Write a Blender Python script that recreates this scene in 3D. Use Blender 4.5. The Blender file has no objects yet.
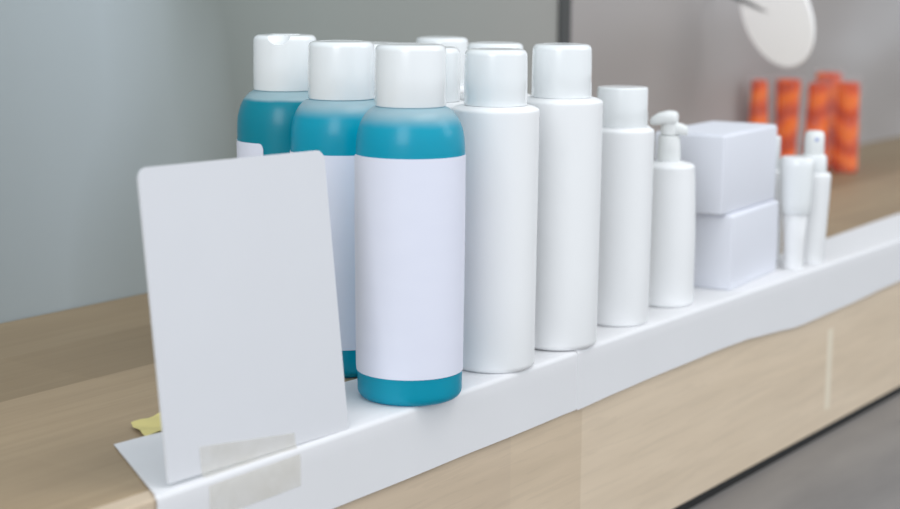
import bpy, bmesh, math, random
from mathutils import Vector, Matrix
random.seed(4)
PI = math.pi
scene = bpy.context.scene
col = scene.collection

# ------------------------------------------------------------------ helpers
def link(name, bm, mat, parent=None, smooth=True, loc=(0, 0, 0), rotz=0.0, sharp=35):
    me = bpy.data.meshes.new(name)
    bmesh.ops.recalc_face_normals(bm, faces=bm.faces)
    bm.to_mesh(me); bm.free()
    if smooth:
        for p in me.polygons: p.use_smooth = True
        me.set_sharp_from_angle(angle=math.radians(sharp))
    if mat: me.materials.append(mat)
    o = bpy.data.objects.new(name, me)
    col.objects.link(o)
    o.location = loc; o.rotation_euler = (0, 0, rotz)
    if parent: o.parent = parent
    return o

def thing(name, loc, rotz=0.0):
    o = bpy.data.objects.new(name, None)
    o.empty_display_size = 0.02
    col.objects.link(o); o.location = loc; o.rotation_euler = (0, 0, rotz)
    return o

def tag(o, label, cat, group=None):
    o['label'] = label; o['category'] = cat
    if group: o['group'] = group
    return o

def struct(o):
    o['kind'] = 'structure'; return o

def dup(root, loc, rotz, label, group=None):
    r = root.copy(); col.objects.link(r); r.location = loc; r.rotation_euler = (0, 0, rotz)
    r['label'] = label
    if group: r['group'] = group
    for ch in list(root.children):
        c = ch.copy(); col.objects.link(c); c.parent = r
        for g in list(ch.children):
            d = g.copy(); col.objects.link(d); d.parent = c
    return r

def lathe(bm, prof, n=64, a0=0.0, a1=2*PI, cx=0.0, cy=0.0):
    """revolve (r,z) profile; full turn closes, poles fan."""
    full = abs(a1-a0-2*PI) < 1e-6
    m = n if full else n+1
    rings = []
    for r, z in prof:
        if r < 1e-7:
            rings.append([bm.verts.new((cx, cy, z))])
        else:
            rings.append([bm.verts.new((cx+r*math.cos(a0+(a1-a0)*i/n), cy+r*math.sin(a0+(a1-a0)*i/n), z)) for i in range(m)])
    for A, B in zip(rings[:-1], rings[1:]):
        for i in range(n):
            j = (i+1) % m if full else i+1
            if len(A) == 1 and len(B) == 1: continue
            if len(A) == 1: bm.faces.new((A[0], B[i], B[j]))
            elif len(B) == 1: bm.faces.new((A[i], A[j], B[0]))
            else: bm.faces.new((A[i], A[j], B[j], B[i]))
    return rings

def arc(cr, cz, r, t0, t1, n=5):
    return [(cr+r*math.cos(math.radians(t0+(t1-t0)*i/n)), cz+r*math.sin(math.radians(t0+(t1-t0)*i/n))) for i in range(n+1)]

def spline(pts, n=6):
    """Catmull-Rom through (r,z) points"""
    P = [pts[0]]+list(pts)+[pts[-1]]
    out = []
    for i in range(1, len(P)-2):
        p0, p1, p2, p3 = P[i-1], P[i], P[i+1], P[i+2]
        for k in range(n):
            t = k/n
            out.append(tuple(0.5*((2*p1[c])+(-p0[c]+p2[c])*t+(2*p0[c]-5*p1[c]+4*p2[c]-p3[c])*t*t+(-p0[c]+3*p1[c]-3*p2[c]+p3[c])*t**3) for c in range(2)))
    out.append(pts[-1])
    return out

def box(bm, x0, x1, y0, y1, z0, z1, bev=0.0, seg=2, M=None):
    b = bmesh.new()
    bmesh.ops.create_cube(b, size=1.0)
    for v in b.verts:
        v.co = Vector(((x0+x1)/2+v.co.x*(x1-x0), (y0+y1)/2+v.co.y*(y1-y0), (z0+z1)/2+v.co.z*(z1-z0)))
    if bev > 0:
        bmesh.ops.bevel(b, geom=list(b.edges), offset=bev, segments=seg, affect='EDGES', profile=0.5)
    if M is not None: bmesh.ops.transform(b, matrix=M, verts=b.verts)
    me = bpy.data.meshes.new('tmp'); b.to_mesh(me); b.free()
    bm.from_mesh(me); bpy.data.meshes.remove(me)

def sheet(bm, grid, th, nrm=None):
    """solid thin sheet from a grid (rows of points); thickness along local normal."""
    R, Cn = len(grid), len(grid[0])
    top = [[bm.verts.new(p) for p in row] for row in grid]
    G = [[Vector(p) for p in row] for row in grid]
    bot = []
    for i in range(R):
        row = []
        for j in range(Cn):
            du = G[min(i+1, R-1)][j]-G[max(i-1, 0)][j]
            dv = G[i][min(j+1, Cn-1)]-G[i][max(j-1, 0)]
            n = du.cross(dv)
            n.normalize()
            row.append(bm.verts.new(G[i][j]-n*th))
        bot.append(row)
    for i in range(R-1):
        for j in range(Cn-1):
            bm.faces.new((top[i][j], top[i+1][j], top[i+1][j+1], top[i][j+1]))
            bm.faces.new((bot[i][j], bot[i][j+1], bot[i+1][j+1], bot[i+1][j]))
    for i in range(R-1):
        bm.faces.new((top[i][0], bot[i][0], bot[i+1][0], top[i+1][0]))
        bm.faces.new((top[i][-1], top[i+1][-1], bot[i+1][-1], bot[i][-1]))
    for j in range(Cn-1):
        bm.faces.new((top[0][j], top[0][j+1], bot[0][j+1], bot[0][j]))
        bm.faces.new((top[-1][j], bot[-1][j], bot[-1][j+1], top[-1][j+1]))

# ------------------------------------------------------------------ materials
class NT:
    def __init__(s, name):
        s.m = bpy.data.materials.new(name); s.m.use_nodes = True
        s.t = s.m.node_tree; s.b = s.t.nodes['Principled BSDF']
        s.out = s.t.nodes['Material Output']
    def n(s, typ, **k):
        nd = s.t.nodes.new(typ)
        for a, v in k.items():
            if a.startswith('i_'): nd.inputs[a[2:].replace('_', ' ')].default_value = v
            else: setattr(nd, a, v)
        return nd
    def l(s, a, b): s.t.links.new(a, b)
    def math(s, op, a, b=None, c=None):
        nd = s.n('ShaderNodeMath', operation=op)
        for i, v in enumerate((a, b, c)):
            if v is None: continue
            if isinstance(v, (int, float)): nd.inputs[i].default_value = v
            else: s.l(v, nd.inputs[i])
        return nd.outputs[0]
    def mix(s, fac, a, b, blend='MIX'):
        nd = s.n('ShaderNodeMix', data_type='RGBA', blend_type=blend)
        for sock, v in ((nd.inputs[0], fac), (nd.inputs[6], a), (nd.inputs[7], b)):
            if isinstance(v, (int, float)): sock.default_value = v
            elif isinstance(v, tuple): sock.default_value = (*v, 1) if len(v) == 3 else v
            else: s.l(v, sock)
        return nd.outputs[2]
    def ramp(s, fac, stops, interp='LINEAR'):
        nd = s.n('ShaderNodeValToRGB'); cr = nd.color_ramp; cr.interpolation = interp
        while len(cr.elements) < len(stops): cr.elements.new(0.5)
        for e, (p, c) in zip(cr.elements, stops):
            e.position = p; e.color = (*c, 1)
        s.l(fac, nd.inputs[0]); return nd.outputs[0]
    def obj(s): return s.n('ShaderNodeTexCoord').outputs['Object']
    def mapping(s, vec, scale=(1, 1, 1), rot=(0, 0, 0), loc=(0, 0, 0)):
        nd = s.n('ShaderNodeMapping'); nd.inputs['Scale'].default_value = scale
        nd.inputs['Rotation'].default_value = rot; nd.inputs['Location'].default_value = loc
        s.l(vec, nd.inputs[0]); return nd.outputs[0]
    def noise(s, vec, scale, detail=3, rough=0.5, dist=0.0):
        nd = s.n('ShaderNodeTexNoise'); nd.inputs['Scale'].default_value = scale
        nd.inputs['Detail'].default_value = detail; nd.inputs['Roughness'].default_value = rough
        nd.inputs['Distortion'].default_value = dist
        s.l(vec, nd.inputs['Vector']); return nd.outputs['Fac']
    def bump(s, h, strength=0.1, dist=0.001):
        nd = s.n('ShaderNodeBump'); nd.inputs['Strength'].default_value = strength
        nd.inputs['Distance'].default_value = dist
        s.l(h, nd.inputs['Height']); s.l(nd.outputs[0], s.b.inputs['Normal'])

def srgb(r, g, b):
    f = lambda c: (c/255/12.92) if c/255 <= 0.04045 else ((c/255+0.055)/1.055)**2.4
    return (f(r), f(g), f(b))

def plain(name, c, rough=0.5, bump=0, bscale=300, var=0.03, spec=0.5, sss=0.0, coat=0.0):
    n = NT(name)
    v = n.noise(n.obj(), bscale if bscale < 120 else 40, 3)
    dark = tuple(x*(1-var) for x in c); light = tuple(min(1, x*(1+var)) for x in c)
    n.l(n.mix(v, dark, light), n.b.inputs['Base Color'])
    n.b.inputs['Roughness'].default_value = rough
    n.b.inputs['Specular IOR Level'].default_value = spec
    if coat:
        n.b.inputs['Coat Weight'].default_value = coat; n.b.inputs['Coat Roughness'].default_value = 0.12
    if sss:
        n.b.inputs['Subsurface Weight'].default_value = sss
        n.b.inputs['Subsurface Scale'].default_value = 0.006
        n.b.inputs['Subsurface Radius'].default_value = (1, 1, 1)
    if bump: n.bump(n.noise(n.obj(), bscale, 3), bump, 0.0005)
    return n.m

M = {}
M['cap'] = plain('white_cap_plastic', srgb(242, 245, 246), 0.25, var=0.01, coat=0.6)
M['white'] = plain('white_bottle_plastic', srgb(245, 246, 247), 0.38, var=0.012, bump=0.05, bscale=500)
M['carton'] = plain('white_carton', srgb(228, 230, 238), 0.7, var=0.01)
M['paper'] = plain('white_paper_liner', srgb(229, 229, 231), 0.75, var=0.012, bump=0.12, bscale=260)
M['card'] = plain('white_card', srgb(219, 220, 224), 0.6, var=0.012, bump=0.08, bscale=400)
M['cardedge'] = plain('card_edge', srgb(236, 232, 226), 0.7)
M['disc'] = plain('white_disc_added_glow', srgb(246, 246, 246), 0.5)
_b = M['disc'].node_tree.nodes['Principled BSDF']; _b.inputs['Emission Color'].default_value = (1, 1, 1, 1); _b.inputs['Emission Strength'].default_value = 0.28  # faint glow added to whiten the disc, which is no lamp
M['metal'] = plain('grey_metal', srgb(130, 130, 132), 0.4)
M['black'] = plain('black_rubber', srgb(26, 26, 26), 0.7)
M['pump'] = plain('white_pump_plastic', srgb(242, 244, 243), 0.35, var=0.01)
M['yellow'] = plain('yellow_sticky_paper', srgb(214, 201, 132), 0.7, var=0.06)

# teal liquid in a frosted bottle: liquid level by height on the object itself
def liquid_mat(name, level, soft, deep):
    n = NT(name)
    sep = n.n('ShaderNodeSeparateXYZ'); n.l(n.obj(), sep.inputs[0])
    z = sep.outputs['Z']
    wob = n.math('MULTIPLY', n.noise(n.obj(), 60, 2), 0.002)
    zz = n.math('SUBTRACT', n.math('ADD', z, wob), level)
    fac = n.n('ShaderNodeMapRange'); fac.interpolation_type = 'SMOOTHSTEP'
    fac.inputs['From Min'].default_value = -soft; fac.inputs['From Max'].default_value = soft
    n.l(zz, fac.inputs['Value'])
    c = n.mix(fac.outputs[0], deep, srgb(208, 234, 240))
    n.l(c, n.b.inputs['Base Color'])
    n.b.inputs['Roughness'].default_value = 0.28
    n.b.inputs['Coat Weight'].default_value = 0.3
    n.b.inputs['Coat Roughness'].default_value = 0.2
    tr = n.n('ShaderNodeBsdfTranslucent'); n.l(c, tr.inputs['Color'])
    mx = n.n('ShaderNodeMixShader'); mx.inputs[0].default_value = 0.5
    n.l(n.b.outputs[0], mx.inputs[1]); n.l(tr.outputs[0], mx.inputs[2])
    n.l(mx.outputs[0], n.out.inputs['Surface'])
    return n.m
M['teal'] = liquid_mat('teal_liquid_in_frosted_plastic', 0.1502, 0.0045, srgb(4, 196, 224))
M['teal_dark'] = liquid_mat('full_teal_liquid', 0.1515, 0.0012, srgb(0, 170, 192))

# thin label paper: slightly translucent so the blue behind tints it
n = NT('label_paper')
v = n.noise(n.mapping(n.obj(), (30, 30, 90)), 1.0, 2)
c = n.mix(v, srgb(231, 233, 247), srgb(235, 237, 250))
n.l(c, n.b.inputs['Base Color']); n.b.inputs['Roughness'].default_value = 0.5
n.bump(v, 0.06, 0.0004)
M['label'] = n.m

def tape_mat(name, c, alpha):
    n = NT(name)
    n.b.inputs['Base Color'].default_value = (*c, 1); n.b.inputs['Roughness'].default_value = 0.3
    tb = n.n('ShaderNodeBsdfTransparent'); mx = n.n('ShaderNodeMixShader')
    a = n.math('MULTIPLY_ADD', n.noise(n.obj(), 90, 2), 0.15, alpha-0.07)
    n.l(a, mx.inputs[0]); n.l(tb.outputs[0], mx.inputs[1]); n.l(n.b.outputs[0], mx.inputs[2])
    n.l(mx.outputs[0], n.out.inputs['Surface'])
    return n.m
M['tape'] = tape_mat('clear_adhesive_tape', srgb(228, 222, 206), 0.15)
M['sleeve'] = tape_mat('clear_plastic_sleeve', srgb(232, 222, 224), 0.08)

# orange glossy wrap with wavy darker folds
n = NT('orange_glossy_plastic')
w = n.n('ShaderNodeTexWave'); w.wave_type = 'BANDS'; w.bands_direction = 'Z'
w.inputs['Scale'].default_value = 11; w.inputs['Distortion'].default_value = 5; w.inputs['Detail'].default_value = 2
w.inputs['Detail Scale'].default_value = 1.5
n.l(n.mapping(n.obj(), (1, 1, 1), (0.5, 0.3, 0)), w.inputs['Vector'])
n.l(n.ramp(w.outputs['Fac'], [(0.0, srgb(206, 66, 0)), (0.45, srgb(238, 92, 0)), (1.0, srgb(255, 122, 0))]), n.b.inputs['Base Color'])
n.b.inputs['Roughness'].default_value = 0.5
n.b.inputs['Specular IOR Level'].default_value = 0.25
n.bump(w.outputs['Fac'], 0.3, 0.002)
M['orange'] = n.m

def wood(name, planks, cols, fascia=False):
    n = NT(name)
    P = n.obj()
    sep = n.n('ShaderNodeSeparateXYZ'); n.l(P, sep.inputs[0])
    X, Y, Z = sep.outputs
    g1 = n.noise(n.mapping(P, (5, 90, 40) if not fascia else (5, 90, 70)), 1.0, 5, 0.55, 0.6)
    g2 = n.noise(n.mapping(P, (14, 420, 300)), 1.0, 3, 0.6, 0.2)
    big = n.noise(n.mapping(P, (4, 10, 14), (0, 0.35 if fascia else 0, 0)), 1.0, 3, 0.5, 1.0)
    lo, hi = cols
    base = n.mix(big, lo, hi)
    base = n.mix(n.math('MULTIPLY', g1, 0.75), base, tuple(x*0.72 for x in lo))
    base = n.mix(n.math('MULTIPLY', n.math('GREATER_THAN', g2, 0.56), 0.10), base, tuple(x*0.55 for x in lo))
    if not fascia:
        row = n.math('FLOOR', n.math('DIVIDE', n.math('SUBTRACT', Y, 0.677-0.81), 0.081))
        cx = n.math('FLOOR', n.math('ADD', n.math('DIVIDE', X, 0.47), n.math('MULTIPLY', row, 0.37)))
        cmb = n.n('ShaderNodeCombineXYZ'); n.l(row, cmb.inputs[0]); n.l(cx, cmb.inputs[1])
        wn = n.n('ShaderNodeTexWhiteNoise'); wn.noise_dimensions = '2D'; n.l(cmb.outputs[0], wn.inputs['Vector'])
        tone = n.ramp(wn.outputs['Value'], [(0.0, (0.66, 0.64, 0.62)), (0.5, (0.86, 0.85, 0.84)), (1.0, (1.0, 1.0, 1.0))])
        # the boards towards the wall are darker and greyer
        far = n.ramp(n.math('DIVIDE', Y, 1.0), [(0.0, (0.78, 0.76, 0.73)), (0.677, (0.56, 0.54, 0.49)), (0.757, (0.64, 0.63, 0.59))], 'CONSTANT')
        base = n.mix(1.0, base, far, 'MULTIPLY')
        base = n.mix(0.35, base, n.mix(1.0, base, tone, 'MULTIPLY'))
    else:
        seg = n.ramp(n.math('DIVIDE', X, 2.0), [(0.0, (0.86, 0.84, 0.82)), (0.3775, (0.90, 0.88, 0.85)), (0.4145, (1.0, 1.0, 1.0))], 'CONSTANT')
        base = n.mix(1.0, base, seg, 'MULTIPLY')
        vor = n.n('ShaderNodeTexVoronoi'); vor.inputs['Scale'].default_value = 1.0
        n.l(n.mapping(P, (7, 0.01, 11)), vor.inputs['Vector'])
        kn = n.n('ShaderNodeMapRange'); kn.inputs['From Min'].default_value = 0.03; kn.inputs['From Max'].default_value = 0.10
        kn.inputs['To Min'].default_value = 0.35; kn.inputs['To Max'].default_value = 0.0
        n.l(vor.outputs['Distance'], kn.inputs['Value'])
        base = n.mix(kn.outputs[0], base, srgb(168, 138, 108))
    n.l(base, n.b.inputs['Base Color'])
    n.b.inputs['Roughness'].default_value = 0.55
    n.bump(g2, 0.08, 0.0005)
    return n.m
M['wood_top'] = wood('oak_plank_top', True, (srgb(188, 164, 132), srgb(212, 190, 158)))
M['wood_front'] = wood('pale_maple_front', False, (srgb(230, 209, 181), srgb(244, 226, 203)), fascia=True)

def wall_mat(name, stops, scale, seed):
    n = NT(name)
    v = n.noise(n.mapping(n.obj(), scale, loc=(seed, 0, 0)), 1.0, 2, 0.45)
    n.l(n.ramp(v, stops), n.b.inputs['Base Color'])
    n.b.inputs['Roughness'].default_value = 0.55
    n.bump(n.noise(n.obj(), 120, 3), 0.03, 0.0005)
    return n.m
n = NT('cool_grey_wall_painted_reflections')
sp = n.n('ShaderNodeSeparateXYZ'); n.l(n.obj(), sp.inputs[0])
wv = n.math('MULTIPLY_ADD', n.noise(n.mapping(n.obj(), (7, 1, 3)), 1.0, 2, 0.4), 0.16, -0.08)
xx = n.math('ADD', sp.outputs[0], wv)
n.l(n.ramp(n.math('DIVIDE', xx, 1.5), [(0.44, srgb(164, 173, 176)), (0.50, srgb(174, 184, 188)), (0.55, srgb(160, 169, 170)), (0.59, srgb(130, 137, 133)), (0.66, srgb(144, 150, 146)), (0.9, srgb(158, 158, 154))]), n.b.inputs['Base Color'])  # blurred reflections painted into the wall colour as bands along X
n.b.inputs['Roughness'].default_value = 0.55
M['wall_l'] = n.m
M['wall_r'] = wall_mat('warm_grey_wall_paint', [(0.3, srgb(156, 150, 147)), (0.5, srgb(172, 168, 167)), (0.72, srgb(192, 191, 192))], (2.2, 1, 5), 1.3)
M['seam'] = plain('dark_joint_strip', srgb(70, 72, 72), 0.6)
n = NT('grey_stone_floor')
v = n.noise(n.mapping(n.obj(), (4, 14, 4), (0, 0, 0.5)), 1.0, 4)
n.l(n.ramp(v, [(0.3, srgb(104, 102, 102)), (0.7, srgb(138, 134, 131))]), n.b.inputs['Base Color'])
n.b.inputs['Roughness'].default_value = 0.5
M['floor'] = n.m

# ------------------------------------------------------------------ the setting
WY = 0.838
FZ = -0.1386
FY = 0.4985           # front face of the wooden counter block
bm = bmesh.new(); box(bm, -1.2, 4.2, -1.2, WY+0.05, FZ-0.03, FZ)
struct(link('floor', bm, M['floor'], smooth=False))
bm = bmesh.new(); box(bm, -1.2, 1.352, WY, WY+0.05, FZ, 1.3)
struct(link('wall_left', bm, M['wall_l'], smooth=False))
bm = bmesh.new(); box(bm, 1.358, 4.2, WY, WY+0.05, FZ, 1.3)
struct(link('wall_right', bm, M['wall_r'], smooth=False))
bm = bmesh.new(); box(bm, 1.345, 1.365, WY-0.003, WY+0.0005, 0.0, 1.3, 0.0008)
struct(link('trim_1', bm, M['seam'], smooth=False))

# wooden counter block: top board, front board, dark foot strip
ct = thing('wooden_counter', (0, 0, FZ))
tag(ct, 'long pale wooden counter block with plank top standing against the grey wall', 'counter')
X0, X1 = -0.5, 3.6
bm = bmesh.new(); box(bm, X0, X1, FY+0.0125, WY-0.001, -0.018-FZ, 0-FZ, 0.0006)
link('top_board', bm, M['wood_top'], ct, smooth=False)
bm = bmesh.new(); box(bm, X0, X1, FY, FY+0.012, -0.1326-FZ, 0-FZ, 0.0008)
link('front_board', bm, M['wood_front'], ct, smooth=False)
bm = bmesh.new(); box(bm, X0, X1, FY-0.0004, WY-0.004, 0.0, 0.0058, 0.0004)
link('foot_strip', bm, M['black'], ct, smooth=False)

# ------------------------------------------------------------------ paper liner sheets
def liner(xs_top_back, x_front, zbot, name, lift, label, curl=0.0):
    """xs_top_back: list of (x, yback) stations, zbot(x): bottom edge height"""
    grid = []
    yf = FY-0.0008-lift*0.6
    U0_ = xs_top_back[0][0]
    skew = lambda y, u: (0.6*(xs_top_back[0][1]-y) if curl else 0)*u
    zt = 0.0007+lift
    for x, yb in xs_top_back:
        row = []
        for k in range(9):                         # top, back -> front
            t = k/8
            y = yb+(yf+0.0022-yb)*t
            u = max(0, 1-(x-U0_)/0.08)
            row.append((x-skew(y, u), y, zt+curl*u*u*(1-t)**0.5))
        for a in (22, 45, 67, 90):                 # fold
            row.append((x-skew(yf, max(0, 1-(x-U0_)/0.08)), yf+0.0022-0.0022*math.sin(math.radians(a)), zt-0.0022+0.0022*math.cos(math.radians(a))))
        zb = zbot(x)
        for k in range(1, 6):
            t = k/5
            bow = 0.0006*math.sin(x*31)*t*t
            row.append((x-skew(yf, max(0, 1-(x-U0_)/0.08)), yf-0.0003*t-abs(bow), (zt-0.0022)+(zb-(zt-0.0022))*t))
        grid.append(row)
    bm = bmesh.new(); sheet(bm, grid, 0.0004)
    o = link(name, bm, M['paper'], smooth=True, sharp=50)
    return tag(o, label, 'paper liner')
liner([(0.525+0.3037*i/16, 0.5715-0.020*i/16) for i in range(17)], None, lambda x: -0.0344-0.0006*max(0,(0.83-x)/0.14),
      'paper_liner', 0.0, 'white paper liner folded over counter edge under card and blue bottles, straight lower edge', curl=0.0001)
def zb2(x):
    pts = [(0.82, -0.0350), (0.87, -0.0335), (0.958, -0.0325), (1.006, -0.0323), (1.058, -0.0327), (1.100, -0.0354), (1.145, -0.0386), (1.215, -0.0379), (1.35, -0.035), (2.2, -0.037)]
    for (a, b), (c, d) in zip(pts[:-1], pts[1:]):
        if x <= c:
            t = (x-a)/(c-a); t = t*t*(3-2*t)*0.5+t*0.5
            return b+(d-b)*t
    return -0.04
liner([(0.8272+1.3*(i/60)**1.3, 0.551+0.004*math.sin(i*0.2)) for i in range(61)], None, zb2,
      'paper_liner', 0.0006, 'white paper liner folded over counter edge under cartons and tubes, wavy lower edge')

ZL1, ZL2 = 0.0008, 0.0014

# ------------------------------------------------------------------ bottles
def cap_prof(r, z0, z1, rnd=0.0032, rec=True):
    p = [(r*0.86, z0), (r*0.985, z0), (r, z0+0.0006), (r*0.998, z0+(z1-z0)*0.5)]
    p += arc(r*0.985-rnd, z1-rnd, rnd, 0, 80, 6)
    if rec:
        p += [(r*0.66, z1+0.0002), (r*0.63, z1-0.0001), (r*0.615, z1-0.0009), (r*0.60, z1-0.0009), (r*0.585, z1+0.0001), (r*0.3, z1+0.0003), (0, z1+0.0003)]
    else:
        p += [(r*0.5, z1+0.0001), (0, z1+0.0001)]
    return p

def make_blue(loc, body_mat, label_arc, label, group, flip=False, hstretch=0.0):
    t = thing('blue_liquid_bottle', loc)
    tag(t, label, 'bottle', group)
    prof = [(0, 0.0012), (0.020, 0.0010), (0.0220, 0.0)] + arc(0.0227, 0.0052, 0.0052, -85, -5, 6)
    prof += [(0.0279, 0.008), (0.0281, 0.03), (0.0284, 0.08), (0.0285, 0.130)]
    prof += spline([(0.0285, 0.1335), (0.0282, 0.1385), (0.0273, 0.1433), (0.0253, 0.1485), (0.0225, 0.1525), (0.0195, 0.1548), (0.0172, 0.1556)], 5)
    prof += [(0.0150, 0.1560), (0.0150, 0.164), (0, 0.164)]
    bm = bmesh.new(); lathe(bm, prof, 96)
    link('bottle_body', bm, body_mat, t, sharp=50)
    bm = bmesh.new(); lathe(bm, cap_prof(0.0186, 0.1557, 0.1874, rec=not flip), 80)
    cap = link('cap', bm, M['cap'], t, sharp=40)
    if flip:      # thumb notch under the flip lid
        b2 = bmesh.new(); bmesh.ops.create_uvsphere(b2, u_segments=32, v_segments=24, radius=0.0085)
        bmesh.ops.translate(b2, verts=b2.verts, vec=(-0.0172, -0.0094, 0.1905))
        me = bpy.data.meshes.new('cut'); b2.to_mesh(me); b2.free()
        cut = bpy.data.objects.new('cut', me); col.objects.link(cut); cut.location = loc
        md = cap.modifiers.new('b', 'BOOLEAN'); md.operation = 'DIFFERENCE'; md.object = cut; md.solver = 'EXACT'
        bpy.context.view_layer.update()
        dg = bpy.context.evaluated_depsgraph_get()
        nm = bpy.data.meshes.new_from_object(cap.evaluated_get(dg))
        cap.modifiers.remove(md); cap.data = nm
        bpy.data.objects.remove(cut, do_unlink=True)
        bm = bmesh.new()
        lathe(bm, [(0, 0.1872), (0.0085, 0.1872), (0.0090, 0.1876), (0.0086, 0.1879), (0, 0.1880)], 48)
        link('flip_lid', bm, M['cap'], cap)
    a0, a1, zb, zt = label_arc
    na = 72; 
    grid = []
    rr = 0.0287
    for i in range(na+1):
        a = math.radians(a0+(a1-a0)*i/na)
        # rounded label corners
        s = min(i, na-i)/na*math.radians(a1-a0)*rr
        cr = 0.003; d = 0
        if s < cr: d = cr-math.sqrt(max(0, cr*cr-(cr-s)**2))
        row = []
        for k in range(13):
            z = (zb+d)+((zt-d)-(zb+d))*k/12
            r2 = 0.02825+0.00065*min(1, z/0.09)+0.0003*max(0, 1-s/0.003)
            row.append((r2*math.cos(a), r2*math.sin(a), z))
        grid.append(row)
    bm = bmesh.new(); sheet(bm, grid, 0.0002)
    link('label', bm, M['label'], t, sharp=50)
    return t

BZ = ZL1
b3 = make_blue((0.6850, 0.5157, BZ), M['teal'], (131, 395, 0.0152, 0.1306),
          'blue liquid bottle with white cap standing in front, its whole label and base visible', 'blue liquid bottles')
b2 = make_blue((0.7138, 0.5856, 0.0), M['teal'], (100, 375, 0.0168, 0.1262),
          'blue liquid bottle with white cap in the middle, half hidden between card and front bottle', 'blue liquid bottles')
make_blue((0.7322, 0.6430, 0.0), M['teal_dark'], (50, 194.5, 0.0155, 0.1262),
          'dark teal bottle with notched flip cap, furthest left, behind the leaning card', 'blue liquid bottles', flip=True)

b3.scale = (1, 1, 0.995); b2.scale = (1, 1, 0.992)
def white_body(R, H, rb=0.0035):
    p = [(0, 0.0010), (R-rb-0.003, 0.0008), (R-rb-0.0008, 0.0)] + arc(R-rb-0.0006, rb, rb, -85, 0, 6)
    p[-1] = (R-0.0006, rb); p += [(R-0.0005, H*0.3), (R-0.0002, H*0.6), (R, H-0.004)]
    p += arc(R-0.0018, H-0.0022, 0.0018, 0, 75, 5)
    return p

def make_white(loc, label, R=0.0247, H=0.1490, rc=0.0178, top=0.1812, group='tall white bottles with rounded caps', name='white_bottle', flat=False):
    t = thing(name, loc); tag(t, label, 'bottle', group)
    bm = bmesh.new()
    p = white_body(R, H)
    p += [(R*0.88, H+0.0003), (rc*1.10, H+0.0009), (rc*1.04, H+0.0010), (rc*0.9, H+0.0004), (rc*0.8, H+0.004), (0, H+0.004)]
    lathe(bm, p, 96)
    link('bottle_body', bm, M['white'], t, sharp=50)
    bm = bmesh.new()
    lathe(bm, cap_prof(rc, H+0.0011, top, 0.0012 if flat else 0.0034, rec=not flat), 80)
    link('cap', bm, M['cap'], t, sharp=40)
    return t

w1 = make_white((0.7688, 0.5191, ZL1), 'tall white bottle right beside the front blue bottle')
G = 'tall white bottles with rounded caps'
dup(w1, (0.8377, 0.5184, ZL2), 0.5, 'second tall white bottle of the front row, standing at the paper liner seam', G)
dup(w1, (0.7768, 0.5710, 0.0), 1.1, 'tall white bottle behind, cap edge showing right of the front blue cap', G)
dup(w1, (0.8530, 0.5767, 0.0), 2.1, 'white bottle behind, cap peeking just above the first front white bottle', G)
dup(w1, (0.9004, 0.6516, 0.0), 2.9, 'rearmost white bottle, blurred cap top between front blue and first white cap', G)
dup(w1, (0.7950, 0.6255, 0.0), 3.9, 'white bottle whose cap shows in the gap right of middle blue cap', G)
make_white((0.9144, 0.5205, ZL2), 'slim shorter white bottle with flat cap between tall white bottle and pump bottle',
           R=0.0206, H=0.1262, rc=0.0163, top=0.1520, group=None, name='slim_white_bottle', flat=True)

# pump bottle
t = thing('pump_bottle', (0.9875, 0.5252, ZL2), 0.0)
tag(t, 'small white pump dispenser bottle standing beside the stacked white cartons', 'pump bottle')
bm = bmesh.new()
R, H = 0.0194, 0.0968
p = [(0, 0.001), (R-0.006, 0.0008), (R-0.0045, 0)]+arc(R-0.0035, 0.0035, 0.0035, -85, 0, 6)+[(R, 0.05), (R-0.0012, 0.085), (R-0.0018, H-0.004)]
p += arc(R-0.0045, H-0.0030, 0.0027, 0, 75, 5)+[(0.0085, H+0.0012), (0.0070, H+0.0016), (0.0060, H+0.003), (0, H+0.003)]
lathe(bm, p, 80); link('bottle_body', bm, M['white'], t, sharp=50)
bm = bmesh.new()
lathe(bm, [(0.0055, H+0.0016), (0.0076, H+0.0018), (0.0079, H+0.0024), (0.0075, H+0.0150), (0.0070, H+0.0180), (0.0060, H+0.0186), (0, H+0.0186)], 48)
col_o = link('collar', bm, M['pump'], t)
bm = bmesh.new(); lathe(bm, [(0.0042, H+0.0180), (0.0042, H+0.0270), (0, H+0.0270)], 32); link('stem', bm, M['pump'], t)
# actuator: pad high at the back, spout running down to the front
bm = bmesh.new()
def loft(bm, prof, e=0.5):
    rings = []
    for s, zl, zh, hw in prof:
        ring = []
        for i in range(24):
            a = 2*PI*i/24
            cs, sn = math.cos(a), math.sin(a)
            ring.append(bm.verts.new((s, hw*math.copysign(abs(cs)**e, cs), H+(zl+zh)/2+(zh-zl)/2*math.copysign(abs(sn)**e, sn))))
        rings.append(ring)
    for A, B in zip(rings[:-1], rings[1:]):
        for i in range(24): bm.faces.new((A[i], A[(i+1) % 24], B[(i+1) % 24], B[i]))
    bm.faces.new(rings[0]); bm.faces.new(rings[-1][::-1])
loft(bm, [(-0.0128, 0.0262, 0.0292, 0.0058), (-0.0118, 0.0250, 0.0308, 0.0070), (-0.0080, 0.0252, 0.0334, 0.0078), (-0.0015, 0.0262, 0.0352, 0.0080),
          (0.0030, 0.0262, 0.0348, 0.0076), (0.0046, 0.0270, 0.0338, 0.0068), (0.0052, 0.0282, 0.0326, 0.0056)])
lathe(bm, [(0.0058, H+0.0190), (0.0062, H+0.0194), (0.0060, H+0.0270), (0, H+0.0270)], 32)
h = link('pump_head', bm, M['pump'], t, rotz=math.radians(-70), sharp=45)
bm = bmesh.new()
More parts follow.
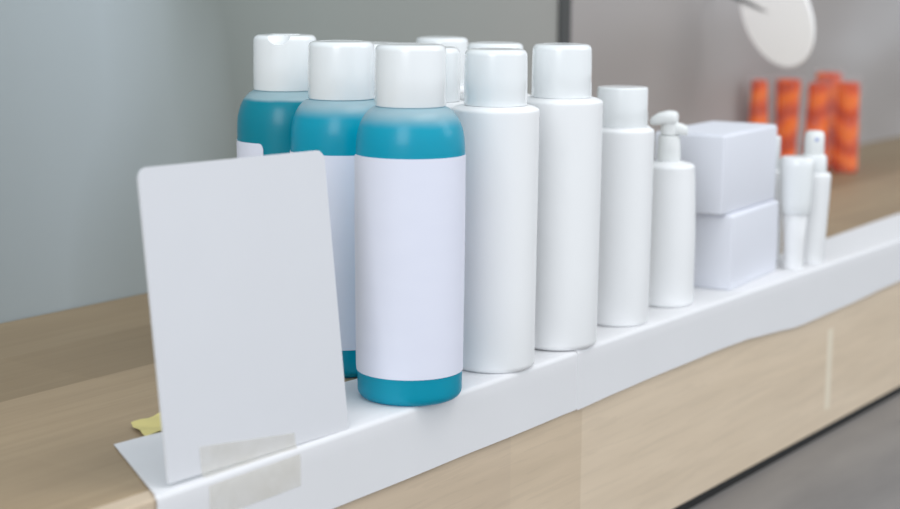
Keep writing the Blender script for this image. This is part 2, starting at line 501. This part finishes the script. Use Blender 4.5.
loft(bm, [(0.0, 0.0200, 0.0280, 0.0042), (0.0060, 0.0195, 0.0272, 0.0044), (0.0098, 0.0190, 0.0260, 0.0042), (0.0116, 0.0188, 0.0250, 0.0038), (0.0121, 0.0196, 0.0240, 0.0028)], 0.6)
link('spout', bm, M['pump'], h, sharp=45)

# ------------------------------------------------------------------ stacked cartons
def carton(loc, rz, w, d, h, label):
    t = thing('white_carton', loc, rz); tag(t, label, 'box', 'white cartons stacked on the liner')
    bm = bmesh.new(); box(bm, 0, w, 0, d, 0, h-0.0006, 0.0020, 3)
    link('carton_body', bm, M['carton'], t, sharp=40)
    bm = bmesh.new(); box(bm, 0.002, w-0.002, 0.002, d-0.002, h-0.0007, h, 0.0003, 1)
    lid = link('lid_flap', bm, M['carton'], t, sharp=40)
    return t
rz = math.radians(6.4)
carton((1.0539, 0.5085, ZL2), math.radians(5.3), 0.0985, 0.052, 0.0548, 'lower white carton of the two stacked beside the pump bottle')
carton((1.0450, 0.5125, ZL2+0.0549), math.radians(4.0), 0.1040, 0.054, 0.0570, 'upper white carton resting on the other beside the pump bottle')

# ------------------------------------------------------------------ tube, spray bottle, slim bottle
t = thing('white_tapered_tube', (1.1679, 0.5115, ZL2)); tag(t, 'white tapered tube with wide upper collar, right of the cartons', 'tube')
bm = bmesh.new()
p = [(0, 0), (0.0066, 0), (0.0074, 0.0006), (0.0077, 0.002), (0.0084, 0.022), (0.0094, 0.0425), (0.0090, 0.0432), (0, 0.0432)]
lathe(bm, p, 48); link('tube_body', bm, M['white'], t)
bm = bmesh.new()
p = [(0.0088, 0.0425), (0.0108, 0.0430), (0.0116, 0.0446), (0.0120, 0.052), (0.0131, 0.080), (0.0128, 0.0842), (0.0114, 0.0862), (0.0080, 0.0866), (0, 0.0866)]
lathe(bm, p, 48); link('collar', bm, M['cap'], t)

t = thing('spray_bottle', (1.2003, 0.5120, ZL2)); tag(t, 'small white spray bottle with narrow nozzle at the right end of the row', 'spray bottle')
bm = bmesh.new()
p = [(0, 0), (0.0092, 0), (0.0104, 0.001), (0.0108, 0.003), (0.0122, 0.035), (0.0134, 0.062), (0.0136, 0.068)]+arc(0.0110, 0.0690, 0.0025, 0, 80, 4)+[(0.0070, 0.0725), (0, 0.0725)]
lathe(bm, p, 48); link('bottle_body', bm, M['white'], t)
bm = bmesh.new(); lathe(bm, [(0.0080, 0.0720), (0.0098, 0.0722), (0.0100, 0.0735), (0.0098, 0.0835), (0.0090, 0.0850), (0, 0.0850)], 40)
link('collar', bm, M['cap'], t)
bm = bmesh.new(); lathe(bm, [(0.0072, 0.0845), (0.0076, 0.0855), (0.0074, 0.0985), (0.0068, 0.1020), (0.0055, 0.1034), (0, 0.1036)], 40)
nz = link('nozzle_head', bm, M['pump'], t)
bm = bmesh.new(); lathe(bm, [(0, 0), (0.0012, 0), (0.0014, 0.0006), (0.0010, 0.0010), (0, 0.0010)], 20)
oo = link('spray_hole', bm, plain('bluish_plastic', srgb(150, 165, 215), 0.4), nz)
ang = math.radians(215)
oo.matrix_local = Matrix.Translation((0.0070*math.cos(ang), 0.0070*math.sin(ang), 0.0975)) @ Matrix.Rotation(ang, 4, 'Z') @ Matrix.Rotation(PI/2, 4, 'Y')

t = thing('slim_capped_bottle', (1.1900, 0.5455, ZL2)); tag(t, 'slim white bottle mostly hidden behind the right side of the cartons', 'bottle')
bm = bmesh.new()
p = [(0, 0), (0.0100, 0), (0.0122, 0.001), (0.0125, 0.003), (0.0125, 0.070)]+arc(0.0100, 0.0700, 0.0025, 0, 80, 4)+[(0, 0.0728)]
lathe(bm, p, 48); link('bottle_body', bm, M['white'], t)
bm = bmesh.new(); lathe(bm, cap_prof(0.0092, 0.0728, 0.0985, 0.0014, rec=False), 40); link('cap', bm, M['cap'], t)

# ------------------------------------------------------------------ orange containers in clear sleeves
def orange(loc, rz, r0, r1, h, label, sl=True):
    t = thing('orange_container', loc, rz); tag(t, label, 'container', 'orange containers near the wall')
    bm = bmesh.new()
    p = [(0, 0), (r0*0.9, 0), (r0, 0.001), (r0, 0.004)]
    for i in range(1, 12):
        z = 0.004+(h-0.008)*i/12
        r = r0+(r1-r0)*i/12
        p.append((r*(1.0+0.015*math.sin(i*2.4)), z))
    p += [(r1, h-0.003), (r1*0.94, h-0.0008), (r1*0.8, h), (0, h)]
    lathe(bm, p, 40); link('container_body', bm, M['orange'], t, sharp=60)
    # open clear sleeve, four soft sides
    bm = bmesh.new()
    rings = []
    for k in range(7):
        z = 0.0005+(h+0.006)*k/6
        rr = max(r0, r1)+0.0022+(r1-r0)*0.5*k/6
        ring = []
        for i in range(32):
            a = 2*PI*i/32
            q = 1+0.10*abs(math.cos(2*a))**3
            ring.append(bm.verts.new((rr*q*math.cos(a), rr*q*math.sin(a), z)))
        rings.append(ring)
    for A, B in zip(rings[:-1], rings[1:]):
        for i in range(32): bm.faces.new((A[i], A[(i+1) % 32], B[(i+1) % 32], B[i]))
    link('clear_sleeve', bm, M['sleeve'], t)
    return t
orange((1.7466, 0.8150, 0.0), 0.2, 0.0135, 0.0088, 0.105, 'leftmost and narrowest orange container in clear sleeve against the grey wall')
orange((1.7655, 0.7880, 0.0), 0.9, 0.0112, 0.0136, 0.1060, 'orange container in clear sleeve directly above the tapered tube, second from left')
orange((1.7860, 0.7605, 0.0), 1.5, 0.0150, 0.0102, 0.102, 'orange container behind the spray bottle, narrower at the top, third from left')
orange((1.8055, 0.7320, 0.0), 2.2, 0.0140, 0.0125, 0.103, 'rightmost orange container, right of the white spray bottle')
orange((1.8500, 0.7750, 0.0), 0.4, 0.0150, 0.0150, 0.110, 'rear orange container standing in the gap behind the second and third')

# ------------------------------------------------------------------ round white disc on the wall
nrm = Vector((-0.8601, 0.4135, -0.2988)).normalized()
ctr = Vector((1.628, 0.7437, 0.181))
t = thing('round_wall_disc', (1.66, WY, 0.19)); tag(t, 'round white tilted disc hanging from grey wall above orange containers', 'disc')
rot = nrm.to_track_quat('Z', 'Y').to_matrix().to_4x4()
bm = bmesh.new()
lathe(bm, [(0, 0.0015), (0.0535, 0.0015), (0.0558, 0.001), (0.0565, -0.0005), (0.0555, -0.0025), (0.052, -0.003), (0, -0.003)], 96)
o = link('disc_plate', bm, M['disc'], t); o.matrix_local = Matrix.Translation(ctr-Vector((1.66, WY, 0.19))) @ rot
bm = bmesh.new()
a = ctr-nrm*0.003; b = Vector((a.x+0.03, WY, a.z+0.03))
d = b-a
bmesh.ops.create_cone(bm, cap_ends=True, segments=16, radius1=0.004, radius2=0.004, depth=d.length)
o = link('bracket_arm', bm, M['metal'], t)
o.matrix_local = Matrix.Translation((a+b)/2-Vector((1.66, WY, 0.19))) @ d.to_track_quat('Z', 'Y').to_matrix().to_4x4()

# ------------------------------------------------------------------ the leaning card
BR = Vector((0.6133, 0.4994, ZL1+0.0003))
a2 = Vector((-0.9996, 0.0217, 0.0152)).normalized()
u2 = Vector((0.0177, 0.1228, 0.9923)).normalized()
Wc, Hc = 0.1210, 0.1383
rad = 0.0055
pts = []
def corner(cx, cy, t0, t1, r):
    for i in range(9):
        a = math.radians(t0+(t1-t0)*i/8)
        pts.append((cx+r*math.cos(a), cy+r*math.sin(a)))
corner(Wc-rad, Hc-rad, 0, 90, rad); corner(rad, Hc-rad, 90, 180, rad)
corner(0.0008, 0.0008, 180, 270, 0.0008); corner(Wc-0.0008, 0.0008, 270, 360, 0.0008)
nn = a2.cross(u2)
if nn.y > 0: nn = -nn
bm = bmesh.new()
th = 0.0011
fr = [bm.verts.new(a2*x+u2*y) for x, y in pts]
bk = [bm.verts.new(a2*x+u2*y-nn*th) for x, y in pts]
bm.faces.new(fr); bm.faces.new(bk[::-1])
for i in range(len(pts)):
    j = (i+1) % len(pts); bm.faces.new((fr[i], bk[i], bk[j], fr[j]))
card = link('blank_card', bm, M['card'], loc=BR, smooth=False)
tag(card, 'large blank white card with rounded top corners leaning back at the counter edge', 'card')

# ------------------------------------------------------------------ tape pieces and sticky scrap
def facept(x, z):   # point just in front of the card (z above liner) or of the liner's front face
    if z > 0.0016:
        s = (BR.x-x)/0.9996
        p = BR+a2*s+u2*((z-BR.z-0.0152*s)/0.9923)
        p = p+nn*0.0005
        return (p.x, p.y, p.z)
    return (x, 0.4955, z)
grid = []
for i in range(9):
    t_ = i/8
    x = 0.512+(0.574-0.512)*t_
    zt = 0.0150+(0.0078-0.0150)*t_
    row = [facept(x, zt), facept(x, 0.6*zt+0.001), facept(x, 0.0024), (x, 0.4977, -0.0004), (x, 0.4967, -0.004), (x, 0.4966, -0.0175)]
    grid.append(row)
bm = bmesh.new(); sheet(bm, grid, -0.00008)
tag(link('adhesive_tape', bm, M['tape'], sharp=80), 'strip of clear tape holding the card bottom to the paper liner', 'tape')
bm = bmesh.new(); box(bm, 1.2105, 1.2215, FY-0.00025, FY-0.00005, -0.118, -0.0525)
tag(link('adhesive_tape', bm, plain('pale_tape', srgb(236, 224, 202), 0.5), smooth=False), 'vertical strip of pale tape on the wooden counter front below the spray bottle', 'tape')

P = [(0.5526, 0.5894), (0.5681, 0.5905), (0.5660, 0.5790), (0.5560, 0.5655), (0.5443, 0.5692)]
bm = bmesh.new()
grid = []
A, B, C_, D = Vector((0.5440, 0.5700)), Vector((0.5525, 0.5895)), Vector((0.5735, 0.5905)), Vector((0.5640, 0.5670))
for i in range(9):
    row = []
    for j in range(9):
        u, v_ = i/8, j/8
        p = (A*(1-u)+B*u)*(1-v_)+(D*(1-u)+C_*u)*v_
        z = 0.0009+0.0011*abs(math.sin(u*4.2+v_*3))+0.0018*max(0, v_-0.6)+0.001*u*u
        row.append((p.x+0.0006*math.sin(v_*9), p.y+0.0006*math.sin(u*11), z))
    grid.append(row)
sheet(bm, grid, 0.0002)
tag(link('sticky_note_scrap', bm, M['yellow'], sharp=80), 'crumpled scrap of pale yellow sticky paper on the wooden top left of card', 'paper scrap')

# ------------------------------------------------------------------ light
w = bpy.data.worlds.new('World'); scene.world = w; w.use_nodes = True
bg = w.node_tree.nodes['Background']
bg.inputs['Color'].default_value = (*srgb(226, 233, 240), 1); bg.inputs['Strength'].default_value = 1.05

def area(name, loc, target, sx, sy, power, c=(1, 1, 1)):
    L = bpy.data.lights.new(name, 'AREA'); L.shape = 'RECTANGLE'; L.size = sx; L.size_y = sy; L.energy = power; L.color = c
    o = bpy.data.objects.new(name, L); col.objects.link(o); o.location = loc
    o.rotation_euler = (Vector(target)-Vector(loc)).to_track_quat('-Z', 'Y').to_euler()
    return o
area('window_light', (-1.0, -0.1, 0.9), (0.8, 0.55, 0.1), 0.8, 1.2, 13, (0.97, 0.985, 1.0))
area('ceiling_light', (0.9, -0.3, 1.9), (0.9, 0.55, 0.05), 1.4, 0.7, 9, (1.0, 0.985, 0.97))
area('shop_window_light', (1.9, -0.9, 1.0), (0.9, 0.55, 0.05), 0.8, 1.0, 6, (1.0, 0.99, 0.98))

# ------------------------------------------------------------------ camera
pit, th_, rl = math.radians(9.71), math.radians(35.57), math.radians(0.4)
F = Vector((math.cos(th_)*math.cos(pit), math.sin(th_)*math.cos(pit), -math.sin(pit)))
R0 = Vector((math.sin(th_), -math.cos(th_), 0)); U0 = R0.cross(F)
R2 = R0*math.cos(rl)+U0*math.sin(rl); U2 = R2.cross(F)
cam = bpy.data.cameras.new('Camera'); co = bpy.data.objects.new('Camera', cam); col.objects.link(co)
m = Matrix((R2, U2, -F)).transposed().to_4x4(); m.translation = Vector((0, 0, 0.224))
co.matrix_world = m
cam.sensor_fit = 'HORIZONTAL'; cam.sensor_width = 36; cam.lens = 36*1650/900
cam.dof.use_dof = True; cam.dof.focus_distance = 0.90; cam.dof.aperture_fstop = 7.0
cam.clip_start = 0.02
scene.camera = co
scene.view_settings.view_transform = 'Standard'
scene.view_settings.look = 'None'
